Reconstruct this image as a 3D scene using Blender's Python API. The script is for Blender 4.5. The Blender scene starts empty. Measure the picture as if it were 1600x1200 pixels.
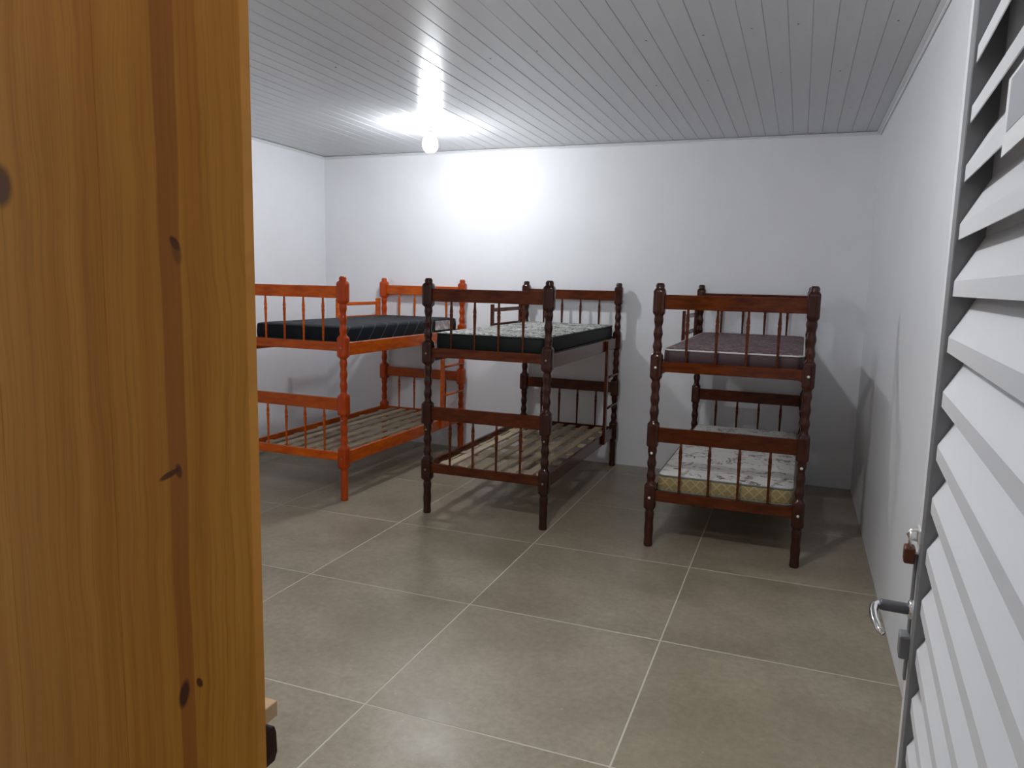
import bpy, bmesh, math, random
from mathutils import Vector, Matrix
random.seed(4)
scn = bpy.context.scene
C = scn.collection
PI = math.pi

# ------------------------------------------------------------------ camera
CAM = Vector((-0.47881, -6.30538, 1.56335))
YAW, PITCH, ROLL, FPX = -0.36549, -0.13561, -0.02252, 1158.19
fw = Vector((math.sin(YAW)*math.cos(PITCH), math.cos(YAW)*math.cos(PITCH), math.sin(PITCH)))
rt = Vector((math.cos(YAW), -math.sin(YAW), 0))
dn = fw.cross(rt)
r2 = math.cos(ROLL)*rt + math.sin(ROLL)*dn
d2 = -math.sin(ROLL)*rt + math.cos(ROLL)*dn
cd = bpy.data.cameras.new('camera'); cam = bpy.data.objects.new('camera', cd); C.objects.link(cam)
cd.sensor_width = 36; cd.lens = 36*FPX/1600; cd.clip_start = 0.02
cam.matrix_world = Matrix(((r2.x, -d2.x, -fw.x, CAM.x), (r2.y, -d2.y, -fw.y, CAM.y), (r2.z, -d2.z, -fw.z, CAM.z), (0, 0, 0, 1)))
scn.camera = cam

# ------------------------------------------------------------------ world, light level, exposure
w = bpy.data.worlds.new('evening'); scn.world = w; w.use_nodes = True
w.node_tree.nodes['Background'].inputs[0].default_value = (0.93, 0.96, 1.0, 1)
w.node_tree.nodes['Background'].inputs[1].default_value = 0.22
BULB_STRENGTH = 212.0
scn.view_settings.view_transform = 'Standard'
scn.view_settings.look = 'None'
scn.view_settings.gamma = 1
scn.view_settings.use_curve_mapping = False
scn.view_settings.exposure = 0.62

# ------------------------------------------------------------------ material helpers
def new_mat(name, col=(.8, .8, .8), rough=.5, **kw):
    m = bpy.data.materials.new(name); m.use_nodes = True
    b = m.node_tree.nodes['Principled BSDF']
    b.inputs['Base Color'].default_value = (*col, 1); b.inputs['Roughness'].default_value = rough
    for k, v in kw.items(): b.inputs[k.replace('_', ' ')].default_value = v
    return m
class NT:
    def __init__(s, m): s.t = m.node_tree; s.b = s.t.nodes['Principled BSDF']
    def n(s, typ, **kw):
        x = s.t.nodes.new(typ)
        for k, v in kw.items():
            if k.startswith('i_'):
                key = k[2:].replace('_', ' ')
                x.inputs[int(key) if key.isdigit() else key].default_value = v
            else: setattr(x, k, v)
        return x
    def l(s, a, b): s.t.links.new(a, b)
    def coord(s, scale=(1, 1, 1), rot=(0, 0, 0), out='Object', loc=(0, 0, 0)):
        c = s.n('ShaderNodeTexCoord'); m = s.n('ShaderNodeMapping')
        m.inputs['Scale'].default_value = scale; m.inputs['Rotation'].default_value = rot; m.inputs['Location'].default_value = loc
        s.l(c.outputs[out], m.inputs[0]); return m.outputs[0]
    def noise(s, vec, scale, detail=4, rough=.55, dist=0):
        x = s.n('ShaderNodeTexNoise'); x.inputs['Scale'].default_value = scale; x.inputs['Detail'].default_value = detail
        x.inputs['Roughness'].default_value = rough; x.inputs['Distortion'].default_value = dist; s.l(vec, x.inputs['Vector']); return x.outputs[0]
    def ramp(s, fac, stops, interp='LINEAR'):
        x = s.n('ShaderNodeValToRGB'); x.color_ramp.interpolation = interp; e = x.color_ramp.elements
        while len(e) < len(stops): e.new(.5)
        for el, (p, c) in zip(e, stops): el.position = p; el.color = (*c, 1) if len(c) == 3 else c
        s.l(fac, x.inputs[0]); return x.outputs[0]
    def mix(s, fac, a, b, blend='MIX'):
        x = s.n('ShaderNodeMix', data_type='RGBA', blend_type=blend)
        for v, i in ((fac, 0), (a, 6), (b, 7)):
            if hasattr(v, 'is_linked') or hasattr(v, 'links'): s.l(v, x.inputs[i])
            elif i == 0: x.inputs[0].default_value = v
            else: x.inputs[i].default_value = (*v, 1)
        return x.outputs[2]
    def math(s, op, a, b=None, c=None, clamp=False):
        x = s.n('ShaderNodeMath', operation=op, use_clamp=clamp)
        for i, v in enumerate((a, b, c)):
            if v is None: continue
            if hasattr(v, 'links'): s.l(v, x.inputs[i])
            else: x.inputs[i].default_value = v
        return x.outputs[0]
    def bump(s, h, strength=.2, dist=.002):
        x = s.n('ShaderNodeBump'); x.inputs['Strength'].default_value = strength; x.inputs['Distance'].default_value = dist
        s.l(h, x.inputs['Height']); s.l(x.outputs[0], s.b.inputs['Normal'])
    def col(s, o): s.l(o, s.b.inputs['Base Color'])
    def rough(s, o): s.l(o, s.b.inputs['Roughness'])

def m_wall():
    m = new_mat('white_wall_paint', (.84, .845, .865), .55); t = NT(m); v = t.coord()
    t.col(t.ramp(t.noise(v, 2.2, 5), [(.3, (.81, .815, .84)), (.7, (.85, .855, .88))]))
    t.bump(t.noise(v, 55, 5, .6), .12, .002); return m
def m_ceiling():
    m = new_mat('white_pvc_ceiling', (.66, .67, .68), .22); t = NT(m); v = t.coord((1, .12, 1))
    t.col(t.ramp(t.noise(v, 6, 4), [(.3, (.48, .49, .505)), (.7, (.54, .55, .56))]))
    t.bump(t.noise(t.coord((60, .5, 1)), 1.5, 3), .12, .002); return m
def m_tile():
    m = new_mat('grey_beige_porcelain', (.3, .26, .2), .3); t = NT(m)
    oi = t.n('ShaderNodeObjectInfo'); v0 = t.coord()
    add = t.n('ShaderNodeVectorMath', operation='MULTIPLY_ADD'); t.l(oi.outputs['Random'], add.inputs[0]); add.inputs[1].default_value = (37, 19, 11); t.l(v0, add.inputs[2])
    v = add.outputs[0]
    big = t.ramp(t.noise(v, 2.6, 5, .55), [(.28, (.275, .232, .163)), (.72, (.375, .324, .236))])
    fine = t.ramp(t.noise(v, 34, 6, .75), [(.3, (.82, .81, .80)), (.7, (1.16, 1.16, 1.16))])
    c = t.mix(1.0, big, fine, 'MULTIPLY')
    speck = t.ramp(t.noise(v, 120, 2), [(.66, (0, 0, 0)), (.74, (1, 1, 1))])
    sp = t.math('MULTIPLY', speck, .35)
    c = t.mix(sp, c, (.44, .41, .35))
    vor = t.n('ShaderNodeTexVoronoi'); vor.inputs['Scale'].default_value = 11; t.l(v, vor.inputs['Vector'])
    dots = t.math('LESS_THAN', vor.outputs['Distance'], .045)
    c = t.mix(t.math('MULTIPLY', dots, .4), c, (.6, .57, .5))
    st = t.ramp(t.noise(v, 1.1, 3, .5), [(.50, (0, 0, 0)), (.68, (1, 1, 1))]); c = t.mix(t.math('MULTIPLY', st, .30), c, (.20, .155, .095)); t.col(c)
    t.rough(t.ramp(t.noise(v, 5, 5), [(.3, (.31,)*3), (.7, (.40,)*3)]))
    t.bump(t.noise(v, 40, 5), .05, .001); return m
def m_varnish(name, dark, light, rough=.16, scale=(.8, .8, 3.2), coat=.08):
    m = new_mat(name, light, rough, Specular_IOR_Level=.22, Coat_Weight=coat, Coat_Roughness=.06); t = NT(m)
    oi = t.n('ShaderNodeObjectInfo'); v0 = t.coord(scale)
    g = t.noise(v0, 9, 4, .6, .4)
    c = t.ramp(g, [(.3, dark), (.7, light)])
    h = t.n('ShaderNodeHueSaturation'); t.l(c, h.inputs['Color'])
    t.l(t.math('MULTIPLY_ADD', oi.outputs['Random'], .35, .82), h.inputs['Value']); t.col(h.outputs[0]); return m
def m_lath():
    m = new_mat('raw_pine_lath', (.45, .35, .25), .65); t = NT(m)
    oi = t.n('ShaderNodeObjectInfo'); v = t.coord((8, 1, 8))
    c = t.ramp(t.noise(v, 9, 5, .6, .3), [(.3, (.38, .285, .185)), (.7, (.60, .48, .34))])
    h = t.n('ShaderNodeHueSaturation'); t.l(c, h.inputs['Color']); t.l(t.math('MULTIPLY_ADD', oi.outputs['Random'], .5, .72), h.inputs['Value'])
    t.col(h.outputs[0]); return m
def m_pine():
    """orange varnished pine: board-long growth lines, one dark heartwood streak and a few knots (world metres on the panel)"""
    m = new_mat('varnished_pine', (.3, .17, .07), .4, Specular_IOR_Level=.18, Coat_Weight=.0, Coat_Roughness=.2); t = NT(m)
    tc = t.n('ShaderNodeTexCoord'); geo = t.n('ShaderNodeNewGeometry'); sep = t.n('ShaderNodeSeparateXYZ'); t.l(geo.outputs['Position'], sep.inputs[0])
    X, Z = sep.outputs['X'], sep.outputs['Z']
    wob = t.noise(t.coord((1.2, 1, 1.4), out='Object'), 2.2, 3, .5)
    xw = t.math('MULTIPLY_ADD', wob, .05, X)
    comb = t.n('ShaderNodeCombineXYZ'); t.l(xw, comb.inputs[0]); t.l(t.math('MULTIPLY', Z, .018), comb.inputs[2])
    fine = t.noise(comb.outputs[0], 150, 3, .6)
    broad = t.noise(comb.outputs[0], 24, 3, .55)
    base = t.ramp(broad, [(.3, (.41, .150, .014)), (.5, (.49, .200, .022)), (.72, (.55, .240, .034))])
    lines = t.ramp(fine, [(.30, (.74, .70, .62)), (.52, (1, 1, 1)), (.8, (1.07, 1.06, 1.02))])
    c = t.mix(.8, base, lines, 'MULTIPLY')
    # heartwood streak round x = -1.236
    wz = t.noise(t.coord((0, 0, 1), out='Object'), 3.0, 2)
    xs = t.math('ABSOLUTE', t.math('ADD', t.math('MULTIPLY_ADD', wz, .022, X), 1.2445))
    half = t.math('MULTIPLY_ADD', t.math('SUBTRACT', Z, .88), .0065, .0115)
    st = t.math('SUBTRACT', 1.0, t.math('DIVIDE', t.math('SUBTRACT', xs, half), .0035), clamp=True)
    c = t.mix(t.math('MULTIPLY', st, .72), c, (.29, .085, .010))
    def knot(x, z, rx, rz, tilt, colr, amt):
        nonlocal c
        dx = t.math('SUBTRACT', X, x); dz = t.math('SUBTRACT', Z, z)
        ct, s_ = math.cos(tilt), math.sin(tilt)
        u = t.math('DIVIDE', t.math('ADD', t.math('MULTIPLY', dx, ct), t.math('MULTIPLY', dz, s_)), rx)
        v_ = t.math('DIVIDE', t.math('SUBTRACT', t.math('MULTIPLY', dz, ct), t.math('MULTIPLY', dx, s_)), rz)
        r = t.math('SQRT', t.math('ADD', t.math('MULTIPLY', u, u), t.math('MULTIPLY', v_, v_)))
        k = t.math('SUBTRACT', 1.0, t.math('MULTIPLY', t.math('SUBTRACT', r, .75), 2.2), clamp=True)
        c = t.mix(t.math('MULTIPLY', k, amt), c, colr)
    knot(-1.570, 1.686, .024, .030, .1, (.085, .035, .014), .85)
    knot(-1.573, 1.686, .015, .020, .1, (.13, .06, .03), .8)
    knot(-1.247, 1.605, .006, .011, .7, (.07, .018, .006), .9)
    knot(-1.244, 1.593, .008, .016, .2, (.13, .045, .012), .6)
    knot(-1.272, 1.291, .004, .021, -1.05, (.075, .02, .007), .9)
    knot(-1.255, 1.298, .006, .010, .1, (.08, .022, .008), .8)
    knot(-1.261, .970, .008, .024, -.3, (.055, .014, .008), .92)
    knot(-1.232, .994, .006, .007, 0, (.055, .014, .008), .9)
    t.col(c); t.bump(fine, .06, .001); return m
def m_fabric_swirl():
    m = new_mat('black_white_swirl_fabric', (.6, .6, .58), .7); t = NT(m); v = t.coord((1, 1.4, 1))
    n = t.noise(v, 8.5, 1, .4, 1.6)
    K, Wt = (.008, .010, .010), (.66, .66, .60)
    t.col(t.ramp(n, [(.405, K), (.425, Wt), (.455, Wt), (.475, K), (.50, K), (.515, Wt), (.55, Wt), (.57, K), (.61, K), (.63, Wt)])); return m
def m_fabric_navy():
    m = new_mat('black_satin_quilt', (.006, .011, .016), .6, Specular_IOR_Level=.2); t = NT(m)
    wv = t.n('ShaderNodeTexWave', wave_type='BANDS', bands_direction='Y'); wv.inputs['Scale'].default_value = 2.6; wv.inputs['Distortion'].default_value = 0
    t.l(t.coord(rot=(.75, 0, 0)), wv.inputs['Vector'])
    t.col(t.ramp(wv.outputs[1], [(.972, (.004, .0075, .011)), (1.0, (.06, .075, .09))]))
    t.bump(wv.outputs[1], .25, .006); return m
def m_fabric_maroon():
    m = new_mat('maroon_print_fabric', (.1, .045, .05), .65); t = NT(m)
    n = t.noise(t.coord((1.6, 1, 1)), 9, 3, .5, 1.6)
    t.col(t.ramp(n, [(.42, (.085, .040, .045)), (.50, (.11, .055, .06)), (.535, (.30, .22, .23)), (.57, (.11, .05, .055)), (.7, (.08, .035, .042))])); return m
def m_fabric_floral():
    m = new_mat('white_floral_fabric', (.7, .68, .64), .75); t = NT(m)
    n = t.noise(t.coord((1, 1, 1)), 9, 5, .62, 1.5); n2 = t.noise(t.coord((1, 1, 1), loc=(3, 1, 0)), 17, 3, .6, 2.0)
    a = t.ramp(n, [(.565, (.66, .635, .60)), (.585, (.14, .10, .09)), (.625, (.20, .14, .11)), (.65, (.66, .635, .60))])
    b = t.ramp(n2, [(.61, (1, 1, 1)), (.635, (.40, .36, .36)), (.66, (1, 1, 1))]); t.col(t.mix(1.0, a, b, 'MULTIPLY')); return m
def m_fabric_gold():
    m = new_mat('gold_quilted_border', (.3, .22, .09), .6); t = NT(m)
    def diag(a):
        wv = t.n('ShaderNodeTexWave', wave_type='BANDS', bands_direction='X'); wv.inputs['Scale'].default_value = 5.2
        g = t.n('ShaderNodeTexCoord'); sp = t.n('ShaderNodeSeparateXYZ'); t.l(g.outputs['Object'], sp.inputs[0])
        xy = t.math('ADD', sp.outputs[0], sp.outputs[1]); cb = t.n('ShaderNodeCombineXYZ'); t.l(t.math('MULTIPLY_ADD', sp.outputs[2], a, xy), cb.inputs[0]); t.l(cb.outputs[0], wv.inputs['Vector']); return wv.outputs[1]
    mx = t.math('MAXIMUM', diag(1), diag(-1))
    t.col(t.ramp(mx, [(.9, (.27, .205, .085)), (.99, (.40, .32, .16))])); t.bump(mx, .4, .004); return m

M = dict(
    wall=m_wall(), ceiling=m_ceiling(), tile=m_tile(),
    grout=new_mat('pale_grout', (.60, .56, .47), .8),
    gap=new_mat('dark_ceiling_void', (.10, .10, .105), .9),
    trim=new_mat('white_pvc_trim', (.70, .71, .72), .35),
    orange=m_varnish('orange_red_varnish', (.40, .05, .003), (.62, .12, .004)),
    brown=m_varnish('dark_brown_varnish', (.050, .0085, .0025), (.12, .026, .006)),
    orange_post=m_varnish('red_orange_post_varnish', (.36, .034, .003), (.52, .070, .004), .12, (3, 3, .6), .25),
    brown_post=m_varnish('blackish_brown_post_varnish', (.022, .005, .0025), (.055, .012, .005), .10, (3, 3, .6), .35),
    lath=m_lath(), pine=m_pine(), batten=new_mat('planed_pine_batten', (.46, .30, .16), .5),
    dull=new_mat('dull_brass_bolt', (.35, .22, .15), .35, Metallic=.6),
    swirl=m_fabric_swirl(), navy=m_fabric_navy(), maroon=m_fabric_maroon(), floral=m_fabric_floral(), gold=m_fabric_gold(),
    black=new_mat('black_mattress_border', (.006, .008, .008), .6, Specular_IOR_Level=.25),
    plum=new_mat('dark_plum_border', (.050, .022, .026), .6),
    piping=new_mat('white_piping', (.68, .66, .64), .6),
    greenpipe=new_mat('grey_green_piping', (.16, .17, .15), .6),
    blackpipe=new_mat('black_piping', (.015, .018, .018), .5),
    alu=new_mat('white_coated_aluminium', (.70, .70, .715), .38),
    alu_dark=new_mat('grey_aluminium_bead', (.20, .20, .205), .42, Metallic=.3),
    chrome=new_mat('worn_chrome', (.75, .74, .72), .14, Metallic=1),
    handle_grey=new_mat('grey_plastic_sleeve', (.10, .10, .115), .4),
    steel=new_mat('zinc_bolt_head', (.85, .83, .80), .3, Metallic=.7),
    rust=new_mat('rusty_brown_brass', (.12, .035, .015), .45, Metallic=.5),
    socket=new_mat('cream_lamp_socket', (.75, .70, .66), .5),
    darkwood=new_mat('blackish_brown_bracket', (.030, .008, .005), .6, Specular_IOR_Level=.15),
    nail=new_mat('dark_nail_head', (.04, .04, .04), .6),
    paper=new_mat('white_paper_sticker', (.74, .74, .74), .6),
)
def m_print():
    m = new_mat('grey_fine_line_print', (.35, .35, .37), .6); t = NT(m)
    wv = t.n('ShaderNodeTexWave', wave_type='BANDS', bands_direction='X'); wv.inputs['Scale'].default_value = 130; t.l(t.coord(), wv.inputs['Vector'])
    t.col(t.ramp(wv.outputs[1], [(.35, (.25, .25, .27)), (.65, (.42, .42, .45))])); return m
M['print'] = m_print()
def m_tag():
    m = new_mat('silver_mattress_tag', (.4, .42, .42), .3); t = NT(m)
    t.col(t.ramp(t.noise(t.coord(), 16, 2), [(.40, (.62, .64, .64)), (.5, (.30, .33, .33)), (.58, (.42, .20, .15)), (.64, (.38, .40, .40))])); return m
M['tag'] = m_tag()
mb = bpy.data.materials.new('lit_bulb'); mb.use_nodes = True
nb = mb.node_tree; nb.nodes.clear(); em = nb.nodes.new('ShaderNodeEmission'); ou = nb.nodes.new('ShaderNodeOutputMaterial')
em.inputs[0].default_value = (.93, .965, 1.0, 1); em.inputs[1].default_value = BULB_STRENGTH; nb.links.new(em.outputs[0], ou.inputs[0]); M['bulb'] = mb
M['fill_bulb'] = mb.copy(); M['fill_bulb'].node_tree.nodes['Emission'].inputs[1].default_value = BULB_STRENGTH*1.5

# ------------------------------------------------------------------ mesh helpers
def link(o, parent=None):
    C.objects.link(o)
    if parent: o.parent = parent
    return o
def setmat(me, m, smooth=False):
    me.materials.append(M[m] if isinstance(m, str) else m)
    if smooth:
        for p in me.polygons: p.use_smooth = True
    return me
def box_mesh(name, lo, hi, m, bev=0.0, seg=1):
    bm = bmesh.new()
    vs = [bm.verts.new((x, y, z)) for z in (lo[2], hi[2]) for y in (lo[1], hi[1]) for x in (lo[0], hi[0])]
    for f in ((0, 2, 3, 1), (4, 5, 7, 6), (0, 1, 5, 4), (2, 6, 7, 3), (0, 4, 6, 2), (1, 3, 7, 5)): bm.faces.new([vs[i] for i in f])
    if bev: bmesh.ops.bevel(bm, geom=list(bm.edges), offset=bev, segments=seg, affect='EDGES', profile=.5)
    me = bpy.data.meshes.new(name); bm.to_mesh(me); bm.free(); return setmat(me, m)
def prism_mesh(name, pts, axis, a, b, m, bev=0.0):
    """outline pts (u,v) extruded along axis 'x','y' or 'z' from a to b"""
    def P(u, v, t): return {'x': (t, u, v), 'y': (u, t, v), 'z': (u, v, t)}[axis]
    bm = bmesh.new()
    A = [bm.verts.new(P(u, v, a)) for u, v in pts]; B = [bm.verts.new(P(u, v, b)) for u, v in pts]; n = len(pts)
    fa = bm.faces.new(A[::-1]); fb = bm.faces.new(B)
    for i in range(n): bm.faces.new((A[i], A[(i+1) % n], B[(i+1) % n], B[i]))
    bmesh.ops.recalc_face_normals(bm, faces=bm.faces)
    if bev: bmesh.ops.bevel(bm, geom=list(set(fa.edges) | set(fb.edges)), offset=bev, segments=1, affect='EDGES')
    me = bpy.data.meshes.new(name); bm.to_mesh(me); bm.free(); return setmat(me, m)
def lathe_mesh(name, prof, m, seg=16, sq=None, smooth=True):
    """prof: list of (z, r) ; sq: matching list of squareness 0..1"""
    vs, fs = [], []
    for k, (z, r) in enumerate(prof):
        q = sq[k] if sq else 0
        for i in range(seg):
            a = 2*PI*(i+.5)/seg; c, s = math.cos(a), math.sin(a)
            n = 2+q*9
            rr = r/((abs(c)**n+abs(s)**n)**(1/n))
            vs.append((rr*c, rr*s, z))
    for k in range(len(prof)-1):
        for i in range(seg):
            j = (i+1) % seg; fs.append((k*seg+i, k*seg+j, (k+1)*seg+j, (k+1)*seg+i))
    fs.append(tuple(range(seg))[::-1]); fs.append(tuple((len(prof)-1)*seg+i for i in range(seg)))
    me = bpy.data.meshes.new(name); me.from_pydata(vs, [], fs); me.update(); setmat(me, m, smooth)
    if smooth: me.polygons[-1].use_smooth = False; me.polygons[-2].use_smooth = False
    return me
def tube_mesh(name, pts, r, m, seg=8, closed=False):
    pts = [Vector(p) for p in pts]; vs, fs = [], []; n = len(pts)
    up = Vector((0, 0, 1))
    for i, p in enumerate(pts):
        a = pts[(i-1) % n] if (closed or i) else p; b = pts[(i+1) % n] if (closed or i < n-1) else p
        t = (b-a).normalized(); u = t.cross(up)
        if u.length < 1e-3: u = t.cross(Vector((1, 0, 0)))
        u.normalize(); v = t.cross(u)
        rr = r[i] if isinstance(r, (list, tuple)) else r
        for k in range(seg):
            an = 2*PI*k/seg; vs.append(tuple(p+rr*(math.cos(an)*u+math.sin(an)*v)))
    for i in range(n if closed else n-1):
        for k in range(seg):
            j = (k+1) % seg; i2 = (i+1) % n; fs.append((i*seg+k, i*seg+j, i2*seg+j, i2*seg+k))
    if not closed: fs.append(tuple(range(seg))[::-1]); fs.append(tuple((n-1)*seg+k for k in range(seg)))
    me = bpy.data.meshes.new(name); me.from_pydata(vs, [], fs); me.update(); return setmat(me, m, True)
def obj(name, me, parent=None, loc=(0, 0, 0), rz=0.0):
    o = bpy.data.objects.new(name, me); o.location = loc; o.rotation_euler = (0, 0, rz); return link(o, parent)
def empty(name, loc, rz=0.0):
    o = bpy.data.objects.new(name, None); o.empty_display_size = .1; o.location = loc; o.rotation_euler = (0, 0, rz); return link(o)
def tag(o, label=None, cat=None, group=None, kind=None):
    for k, v in (('label', label), ('category', cat), ('group', group), ('kind', kind)):
        if v: o[k] = v
    return o

# ------------------------------------------------------------------ the room
W, H = 4.9085, 2.7405                 # right wall x = 0, left wall x = -W, back wall y = 0
YF0, YF1 = -5.975, -5.862             # front wall with the doorway the photograph is taken through
DX0, DX1, DH = -2.00, -0.312, 2.20   # doorway
YOUT = -7.6
T = .15
floor = tag(obj('floor', box_mesh('floor_bed', (-W-T, YOUT, -.12), (T, T, -.0008), 'grout')), kind='structure')
floor['label'] = 'pale grout bed under grey beige porcelain floor tiles'
tx, ty, TS, TD, J = -1.8829, -4.0904, .93, .9421, .0056
tile_cache = {}
for i in range(-5, 5):
    for j in range(-5, 7):
        x0, x1 = max(tx+i*TS+J/2, -W), min(tx+(i+1)*TS-J/2, 0); y0, y1 = max(ty+j*TD+J/2, YOUT), min(ty+(j+1)*TD-J/2, 0)
        if -.06 < x1 < 0: x1 = 0
        if -.06 < y1 < 0: y1 = 0
        if x1-x0 < .06 or y1-y0 < .06: continue
        key = (round(x1-x0, 4), round(y1-y0, 4))
        if key not in tile_cache: tile_cache[key] = box_mesh('floor_tile', (-key[0]/2, -key[1]/2, -.008), (key[0]/2, key[1]/2, 0), 'tile', .0012)
        obj('tile', tile_cache[key], floor, ((x0+x1)/2, (y0+y1)/2, 0))
def wall(name, lo, hi): return tag(obj(name, box_mesh(name, lo, hi, 'wall')), kind='structure')
HT = H+.12
wall('wall_back', (-W-T, 0, -.002), (T, T, HT))
wall('wall_left', (-W-T, YF0, -.002), (-W, 0, HT))
wall('wall_right', (0, YF0, -.002), (T, 0, HT))
# front wall, one mesh in three blocks round the doorway
bm = bmesh.new()
for lo, hi in (((-W, YF0, -.002), (DX0, YF1, HT)), ((DX1, YF0, -.002), (0, YF1, HT)), ((DX0, YF0, DH), (DX1, YF1, HT))):
    g = bmesh.ops.create_cube(bm, size=1)
    for v in g['verts']: v.co = Vector(((lo[0]+hi[0])/2+v.co.x*(hi[0]-lo[0]), (lo[1]+hi[1])/2+v.co.y*(hi[1]-lo[1]), (lo[2]+hi[2])/2+v.co.z*(hi[2]-lo[2])))
me = bpy.data.meshes.new('wall_front'); bm.to_mesh(me); bm.free(); setmat(me, 'wall')
tag(obj('wall_front', me), kind='structure')
# ceiling: fluted 10 cm strips under a dark void
ceil = tag(obj('ceiling', box_mesh('ceiling_deck', (-W, YF1, H+.012), (0, 0, H+.10), 'gap')), kind='structure')
BW, g = .1018, .0014
prof = [(-BW/2+g/2, .011), (-BW/2+g/2, .0018), (-BW/2+.0035, 0.0), (-.0016, 0), (0, .0010), (.0016, 0), (BW/2-.0035, 0.0), (BW/2-g/2, .0018), (BW/2-g/2, .011)]
prof = prof[:3]+prof[6:]
strip = prism_mesh('ceiling_strip', [(u, v) for u, v in prof], 'y', YF1+.002, -.002, 'ceiling')
x = -.051
k = 0
while x-BW/2 > -W:
    o = obj('ceiling_strip', strip, ceil, (x, 0, H+random.uniform(-.0006, .0006))); o.rotation_euler = (0, random.uniform(-.006, .006), 0)
    x -= BW
rw = x+BW/2+W
if rw > .01: obj('ceiling_strip', box_mesh('ceiling_strip_edge', (-W+.0005, YF1+.002, H), (-W+rw-g/2, -.002, H+.011), 'ceiling', .001), ceil)
nail = lathe_mesh('nail', [(-.001, .0045), (0, .0055), (.003, .0055)], 'nail', 8)
for nx, ny in ((-1.26, -2.55), (-.99, -2.55), (-.77, -2.58), (-.57, -2.58), (-1.82, -2.55), (-2.1, -2.5), (-.36, -1.75), (-.66, -1.8), (-.26, -.85), (-1.06, -1.75), (-1.36, -1.72), (-2.6, -2.6), (-3.0, -2.6), (-.16, -2.5)):
    obj('nail', nail, ceil, (nx, ny, H))
# thin cornice along the walls, standing a little off the strips
def lprof(d=.022, h=.028): return [(0, 0), (d, 0), (d, -.006), (.007, -.012), (.006, -h), (0, -h)]
tag(obj('trim_1', prism_mesh('trim_back', [(-u-.0005, v+H-.004) for u, v in lprof(.016, .022)], 'x', -W+.002, -.002, 'trim')), kind='structure')
tag(obj('trim_2', prism_mesh('trim_right', [(-u-.003, v+H-.003) for u, v in lprof(.026, .03)], 'y', YF1+.002, -.02, 'trim')), kind='structure')
tag(obj('trim_3', prism_mesh('trim_left', [(-W+u+.0005, v+H-.004) for u, v in lprof(.016, .022)], 'y', YF1+.002, -.02, 'trim')), kind='structure')

# ------------------------------------------------------------------ lamp
BX, BY = -3.195, -1.07
def ceiling_bulb(x, y, label, glow='bulb'):
    lamp = tag(empty('ceiling_bulb', (x, y, H)), label, 'light bulb', 'bare bulbs on the ceiling')
    obj('rosette', lathe_mesh('rosette', [(-.018, .030), (-.016, .042), (-.004, .048), (0, .048)], 'socket', 20), lamp)
    obj('socket', lathe_mesh('socket', [(-.052, .020), (-.05, .024), (-.018, .026)], 'socket', 16), lamp)
    obj('bulb_base', lathe_mesh('bulb_base', [(-.100, .0485), (-.085, .039), (-.065, .028), (-.052, .022)], 'socket', 16), lamp)
    dome = [(-.206, .004), (-.203, .024), (-.192, .043), (-.172, .056), (-.150, .0605), (-.132, .0595), (-.118, .0562), (-.100, .0492)]
    obj('bulb', lathe_mesh('bulb', dome, glow, 14), lamp)
    return lamp
ceiling_bulb(BX, BY, 'glowing white bulb in a socket on the ceiling above the beds')
# inferred second bulb, unseen, added to brighten floor, right wall and bed fronts
ceiling_bulb(-1.5, -4.4, 'unseen inferred ceiling bulb, added near the doorway to brighten the room', 'fill_bulb')

# ------------------------------------------------------------------ bunk beds
BWD, BLN = .8332, 1.8627                # post centres
NODES = (.311, .688, 1.096, 1.474)
PT = 1.582
def post_mesh(col):
    prof, sq = [], []
    N = 168
    for k in range(N+1):
        z = PT*k/N
        r, q = 0, 0
        for nz in NODES:
            d = abs(z-nz); hh = .062 if nz > .35 else .066
            if d < hh: q = 1; r = .0335
            elif d < hh+.022: f = (d-hh)/.022; r = max(r, .0335-(.0335-.024)*(f*f*(3-2*f))); q = max(q, 1-f*1.6)
        if r == 0:
            if z < .21: r = .0265+.0012*math.cos(z*2*PI/.1)
            elif z > 1.54: r = .0242+.0025*math.cos((z-1.562)*2*PI/.05)
            else: r = .0243+.0030*math.cos((z-.2)*2*PI/.078)
        if z > PT-.008: r -= .004
        if z < .006: r -= .003
        prof.append((z, r)); sq.append(max(q, 0))
    return lathe_mesh('bed_post', prof, col, 20, sq)
def rail_mesh(name, length, z0, z1, th, col, fil=.016):
    """end rail: rounded flare where it meets the posts"""
    h = length/2; pts = [(-h, z1), (-h, z0-fil)]
    for k in range(6): a = PI/2*k/5; pts.append((-h+fil*1.8*(1-math.cos(a)) , z0-fil+fil*math.sin(a)))
    pts += [(-u, v) for u, v in pts[:1:-1]]; pts += [(h, z0-fil), (h, z1)]
    out = []
    for q in pts:
        if not out or (abs(q[0]-out[-1][0])+abs(q[1]-out[-1][1])) > 1e-5: out.append(q)
    return prism_mesh(name, out, 'y', -th/2, th/2, col, .0025)
def spindle_mesh(z0, z1, col):
    h = z1-z0; pr = [(0, .0066), (.06, .007), (.35, .0078), (.62, .0095), (.74, .0115), (.77, .009), (.80, .0115), (.9, .0082), (1, .007)]
    return lathe_mesh('spindle', [(z0+h*a, r) for a, r in pr], col, 8)
bolt = lathe_mesh('bolt', [(0, .0085), (.003, .0082), (.0055, .005)], 'steel', 10)
def rot_bolt(parent, me, x, y, z):
    o = obj('bolt', me, parent, (x, y, z)); o.rotation_euler = (PI/2, 0, 0); return o
bolt2 = lathe_mesh('bolt', [(0, .0075), (.003, .0072), (.005, .004)], 'dull', 10)
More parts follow.
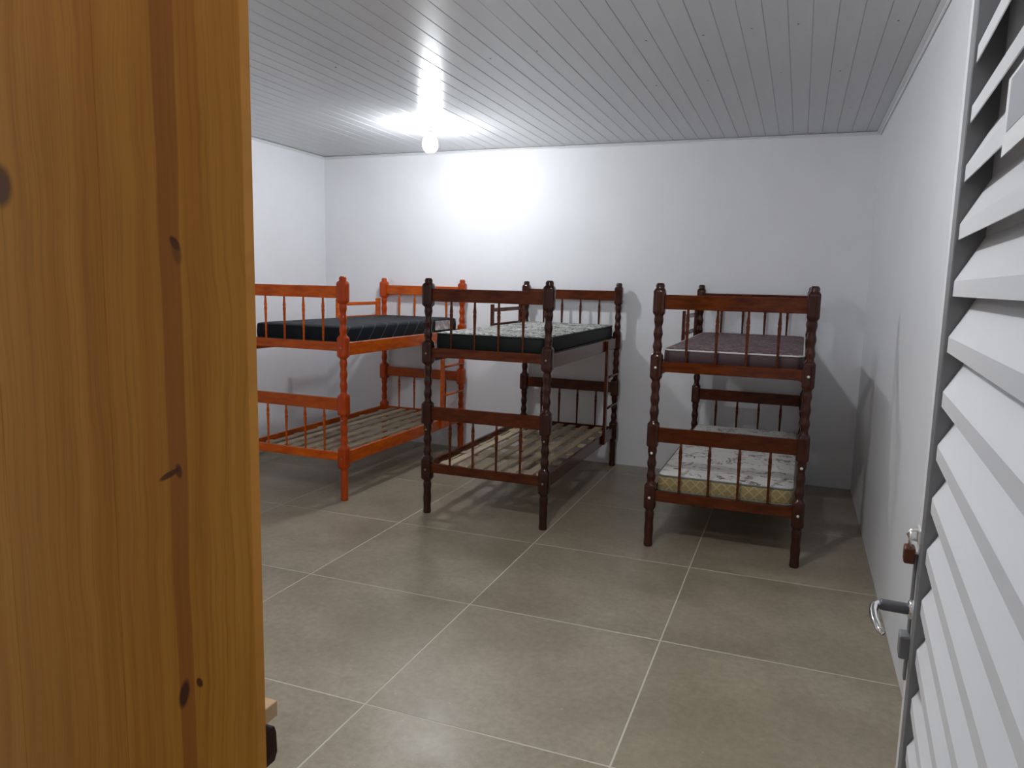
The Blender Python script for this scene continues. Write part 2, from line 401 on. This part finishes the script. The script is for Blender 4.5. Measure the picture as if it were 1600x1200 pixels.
def build_bed(col, loc, rz, label, bolt):
    root = tag(empty('bunk_bed', loc, rz), label, 'bunk bed', 'turned-post bunk beds along the back wall')
    hw, hl = BWD/2, BLN/2
    pm = post_mesh(col+'_post')
    for sx, sy in ((-1, -1), (1, -1), (-1, 1), (1, 1)):
        po = obj('post', pm, root, (sx*hw, sy*hl, 0))
        if sy < 0:
            for nz in (NODES[0], NODES[2]): rot_bolt(po, bolt, 0, -.0330, nz-.005)
            rot_bolt(po, bolt, 0, -.026, NODES[1]-.11)
    span = BWD-.06
    rails = [rail_mesh('top_end_rail', span, 1.432, 1.515, .024, col, .004), rail_mesh('upper_end_rail', span, 1.066, 1.128, .024, col, .020),
             rail_mesh('middle_end_rail', span, .646, .734, .024, col, .006), rail_mesh('lower_end_rail', span, .284, .346, .024, col, .010)]
    sp1, sp2 = spindle_mesh(1.112, 1.432, col), spindle_mesh(.336, .652, col)
    for sy in (-1, 1):
        for rm, nm in zip(rails, ('top_end_rail', 'upper_end_rail', 'middle_end_rail', 'lower_end_rail')): obj(nm, rm, root, (0, sy*hl, 0))
        for k in range(4):
            for s in (sp1, sp2): obj('spindle', s, root, ((k-1.5)*BWD/5, sy*hl, 0))
    ls = BLN-.06
    srl = box_mesh('side_rail', (-.012, -ls/2, -.045), (.012, ls/2, .045), col, .003)
    crossm = box_mesh('cross_lath', (-.385, -.034, -.007), (.385, .034, .007), 'lath', .0015)
    lathm = box_mesh('lath', (-.030, -ls/2+.01, -.007), (.030, ls/2-.01, .007), 'lath', .0015)
    for zc in (.306, 1.078):
        for sx in (-1, 1):
            obj('side_rail', srl, root, (sx*hw, 0, zc))
        if True:
            for sx in (-1, 1):
                obj('lath_ledge', box_mesh('lath_ledge', (-.012, -ls/2+.01, -.011), (.012, ls/2-.01, .011), 'lath', .001), root, (sx*(hw-.0245), 0, zc-.007))
            for k in range(6): obj('cross_lath', crossm, root, (random.uniform(-.004, .004), -.76+k*.313+random.uniform(-.012, .012), zc+.0115))
            for k in range(6):
                o = obj('lath', lathm, root, (-.288+k*.1152+random.uniform(-.006, .006), 0, zc+.026)); o.rotation_euler[2] = random.uniform(-.004, .004)
    # ladder by the far right post
    ym = hl-.42
    obj('ladder_upright', box_mesh('ladder_upright', (-.011, -.024, .275), (.011, .024, 1.115), col, .003), root, (hw+.0235, ym, 0))
    rung = tube_mesh('rung', [(0, 0, 0), (0, .385, 0)], .0105, col, 8)
    for z in (.56, .815): obj('rung', rung, root, (hw+.018, ym+.018, z))
    # guard on the far left side
    obj('guard_post', box_mesh('guard_post', (-.011, -.018, 1.04), (.011, .018, 1.39), col, .003), root, (-hw-.0235, hl-.72, 0))
    obj('guard_post', box_mesh('guard_board', (-.011, -.030, 1.04), (.011, .030, 1.39), col, .003), root, (-hw-.0235, hl-.075, 0))
    gb = box_mesh('guard_bar', (-.009, -.30, -.015), (.009, .30, .015), col, .003)
    for z in (1.345, 1.222): obj('guard_bar', gb, root, (-hw-.0235, hl-.3975, z))
    return root
rzL, rzM, rzR = math.radians(-1.2), math.radians(-.16), math.radians(-.36)
LOC_L, LOC_M, LOC_R = (-3.808, -.9953, 0), (-2.3299, -1.0078, 0), (-.8153, -1.0205, 0)
build_bed('orange', LOC_L, rzL, 'orange-red varnished wooden bunk bed, half hidden by the pine panel, with bare lower laths', bolt2)
build_bed('brown', LOC_M, rzM, 'dark brown bunk bed with bare lower laths, beside the orange bed', bolt2)
build_bed('brown', LOC_R, rzR, 'dark brown wooden bunk bed with mattresses on both bunks, beside the right wall', bolt)

# ------------------------------------------------------------------ mattresses
def outline(hx, hy, r, n=6):
    pts = []
    for cx, cy, a0 in ((hx-r, hy-r, 0), (-hx+r, hy-r, PI/2), (-hx+r, -hy+r, PI), (hx-r, -hy+r, 1.5*PI)):
        for k in range(n+1): a = a0+PI/2*k/n; pts.append((cx+r*math.cos(a), cy+r*math.sin(a)))
    return pts
def mattress(loc, rz, hx, hy, h, side, top, pipe, label, z0, pipes=(1, 1), sag=0.0):
    root = tag(empty('mattress', (loc[0], loc[1], z0), rz), label, 'mattress', 'foam mattresses on the bunk beds')
    r = .045; pts = outline(hx, hy, r); n = len(pts)
    def dz(x, y): return -sag*max(0, 1-abs(x)/hx)*1.0
    # border: slightly bulging wall
    vs, fs = [], []; rows = 6
    for k in range(rows+1):
        f = k/rows; b = .006*math.sin(PI*f)
        for x, y in pts:
            L = math.hypot(x, y); vs.append((x+b*x/L, y+b*y/L, f*h))
    for k in range(rows):
        for i in range(n): j = (i+1) % n; fs.append((k*n+i, k*n+j, (k+1)*n+j, (k+1)*n+i))
    fs.append(tuple(range(n))[::-1]); fs.append(tuple(rows*n+i for i in range(n)))
    me = bpy.data.meshes.new('border'); me.from_pydata(vs, [], fs); me.update(); setmat(me, side, True); me.polygons[-1].use_smooth = me.polygons[-2].use_smooth = False
    obj('border', me, root)
    # padded top panel
    vs, fs = [], []; rings = 7
    for k in range(rings):
        f = (1, .985, .96, .9, .75, .5, .2)[k]; zz = h+(.0008, .005, .0085, .0115, .013, .0138, .014)[k]
        for x, y in pts: vs.append((x*f, y*(1-(1-f)*.55) if f > .7 else y*f*(.835/.75), zz))
    for k in range(rings-1):
        for i in range(n): j = (i+1) % n; fs.append((k*n+i, k*n+j, (k+1)*n+j, (k+1)*n+i))
    fs.append(tuple((rings-1)*n+i for i in range(n)))
    me = bpy.data.meshes.new('top_panel'); me.from_pydata(vs, [], fs); me.update(); setmat(me, top, True)
    obj('top_panel', me, root)
    for on, z in zip(pipes, (.004, h)):
        if on: obj('piping', tube_mesh('piping', [(x*1.004, y*1.002, z) for x, y in pts], .0055, pipe, 6, True), root)
    return root
ZU, ZL = 1.078+.034, .306+.034
mL = mattress(LOC_L, rzL, .385, .895, .112, 'navy', 'navy', 'piping', 'black satin mattress with silver tag on the orange bunk bed', ZU, (1, 0))
obj('mattress_tag', box_mesh('mattress_tag', (-.001, -.14, -.040), (.001, .14, .040), 'tag', .0004), mL, (.3925, .60, .068))
mattress(LOC_M, rzM, .385, .895, .108, 'black', 'swirl', 'blackpipe', 'black-sided mattress with black and white swirl top on the middle bunk bed', ZU)
mattress(LOC_R, rzR, .385, .895, .082, 'plum', 'maroon', 'piping', 'thin dark plum mattress with white piping on the top bunk at right', ZU, (0, 1))
mattress(LOC_R, rzR, .385, .895, .095, 'gold', 'floral', 'greenpipe', 'white floral mattress with gold quilted sides on the lower bunk at right', ZL)

# ------------------------------------------------------------------ louvred door, hinged at the right of the doorway
AD = math.radians(3.5)
HING = Vector((-.32170, -5.86088))        # hinge line
door = tag(empty('door_1', (HING.x, HING.y, .008), PI/2-AD), kind='structure')
door['label'] = 'white aluminium louvred door standing open at the right edge'
ZB, ZT = 0.0, 2.185
# local x along the door to its free edge, local y = face towards the camera, slat lips at y = 0
obj('stile', box_mesh('stile_hinge', (.005, -.042, ZB), (.075, .003, ZT), 'alu', .002), door)
obj('stile', box_mesh('stile_lock', (.842, -.042, ZB), (.910, .0015, ZT), 'alu', .002), door)
obj('bead', box_mesh('bead', (.792, -.040, ZB+.09), (.8415, .0048, ZT-.075), 'alu_dark', .0015), door)
obj('door_rail', box_mesh('door_rail', (.0755, -.042, ZB), (.8415, .003, ZB+.09), 'alu', .002), door)
obj('door_rail', box_mesh('door_rail_top', (.0755, -.042, ZT-.075), (.8415, .003, ZT), 'alu', .002), door)
PITCHD = .0805
sl = [(0, 0), (0, .022), (-.033, .0845), (-.033, .163), (-.0345, .163), (-.0345, .084), (-.0016, .0214), (-.0016, 0)]     # lip, slope back and up, rear lip
slat = prism_mesh('slat', sl, 'x', .077, .791, 'alu')
z = 1.500-.0225-.008-PITCHD*17
while z < ZB+.092: z += PITCHD
while z+.1635 < ZT-.076:
    obj('slat', slat, door, (0, 0, z)); z += PITCHD
# lever handle with grey sleeve
hz = 1.04
hd = obj('handle', lathe_mesh('handle_rose', [(0, .016), (.006, .016), (.008, .013)], 'chrome', 16), door, (.872, .0015, hz)); hd.rotation_euler = (-PI/2, 0, 0)
sleeve = obj('sleeve', tube_mesh('sleeve', [(0, 0, .004), (0, 0, .012), (0, 0, .046), (0, 0, .050)], [.0085, .0095, .0095, .0085], 'handle_grey', 12), hd)
# lever: from the sleeve end towards the hinge side (local -x of the door)
pts = [(0, 0, .047), (-.004, 0, .054), (-.014, 0, .0585), (-.035, .001, .060), (-.065, .003, .058), (-.092, .006, .052), (-.100, .007, .048)]
obj('lever', tube_mesh('lever', pts, [.007, .0072, .0072, .0068, .0062, .0058, .0045], 'chrome', 10), hd)
obj('latch_box', box_mesh('latch_box', (-.018, 0, -.019), (.018, .016, .019), 'alu_dark', .002), door, (.880, .0018, .975))
obj('face_plate', box_mesh('face_plate', (-.009, 0, -.11), (.009, .004, .11), 'alu_dark', .001), door, (.893, .0018, 1.02))
hasp = obj('hasp', prism_mesh('hasp', [(-.02, -.012), (.02, -.012), (.02, .012), (-.02, .012)], 'y', 0, .004, 'steel', .001), door, (.876, .0018, 1.165))
obj('staple', tube_mesh('staple', [(0, .004, .008), (0, .014, .007), (0, .019, 0), (0, .014, -.007), (0, .004, -.008)], .0028, 'steel', 8), hasp)
dm = Matrix.Translation((HING.x, HING.y, .008)) @ Matrix.Rotation(PI/2-AD, 4, 'Z')
pl = dm @ Vector((.876, .0155, 1.165))
pad = tag(empty('padlock', (pl.x, pl.y, pl.z-.046), PI/2-AD), 'small rusty brown padlock hanging on the louvred door edge', 'padlock')
obj('body', box_mesh('padlock_body', (-.014, -.008, 0), (.014, .008, .026), 'rust', .002), pad)
obj('shackle', tube_mesh('shackle', [(-.009, 0, .024), (-.009, 0, .040), (-.006, 0, .048), (0, 0, .0515), (.006, 0, .048), (.009, 0, .040), (.009, 0, .024)], .0025, 'steel', 8), pad)
# paper sticker lying across two slats, with a grey printed block
stick = obj('sticker', box_mesh('sticker', (-.068, 0, -.026), (.068, .0006, .052), 'paper'), door, (.415, .0008, 1.722)); stick['label'] = 'white paper sticker with grey print'
obj('print', box_mesh('print', (-.062, 0, -.004), (.050, .0003, .048), 'print'), stick, (0, .00065, 0))

# ------------------------------------------------------------------ pine panel in the left foreground
PX = -1.1330
pan = tag(empty('pine_panel', (PX-.33, -5.536, 0)), 'tall varnished pine board panel with knots filling the left foreground', 'wood panel')
edges = [PX-.72, PX-.468, PX-.243, PX]
for a, b in zip(edges[:-1], edges[1:]):
    obj('plank', box_mesh('plank', ((a-(PX-.33))+.0001, -.009, 0), ((b-(PX-.33))-.0001, .009, 2.32), 'pine', .0007), pan)
obj('batten', box_mesh('batten', (-.30, .0092, .936), (.322, .044, .960), 'batten', .0012), pan)
obj('bracket', prism_mesh('bracket', [(.26, .922), (.3195, .922), (.323, .914), (.324, .884), (.319, .868), (.26, .868)], 'y', .0092, .040, 'darkwood', .0015), pan)
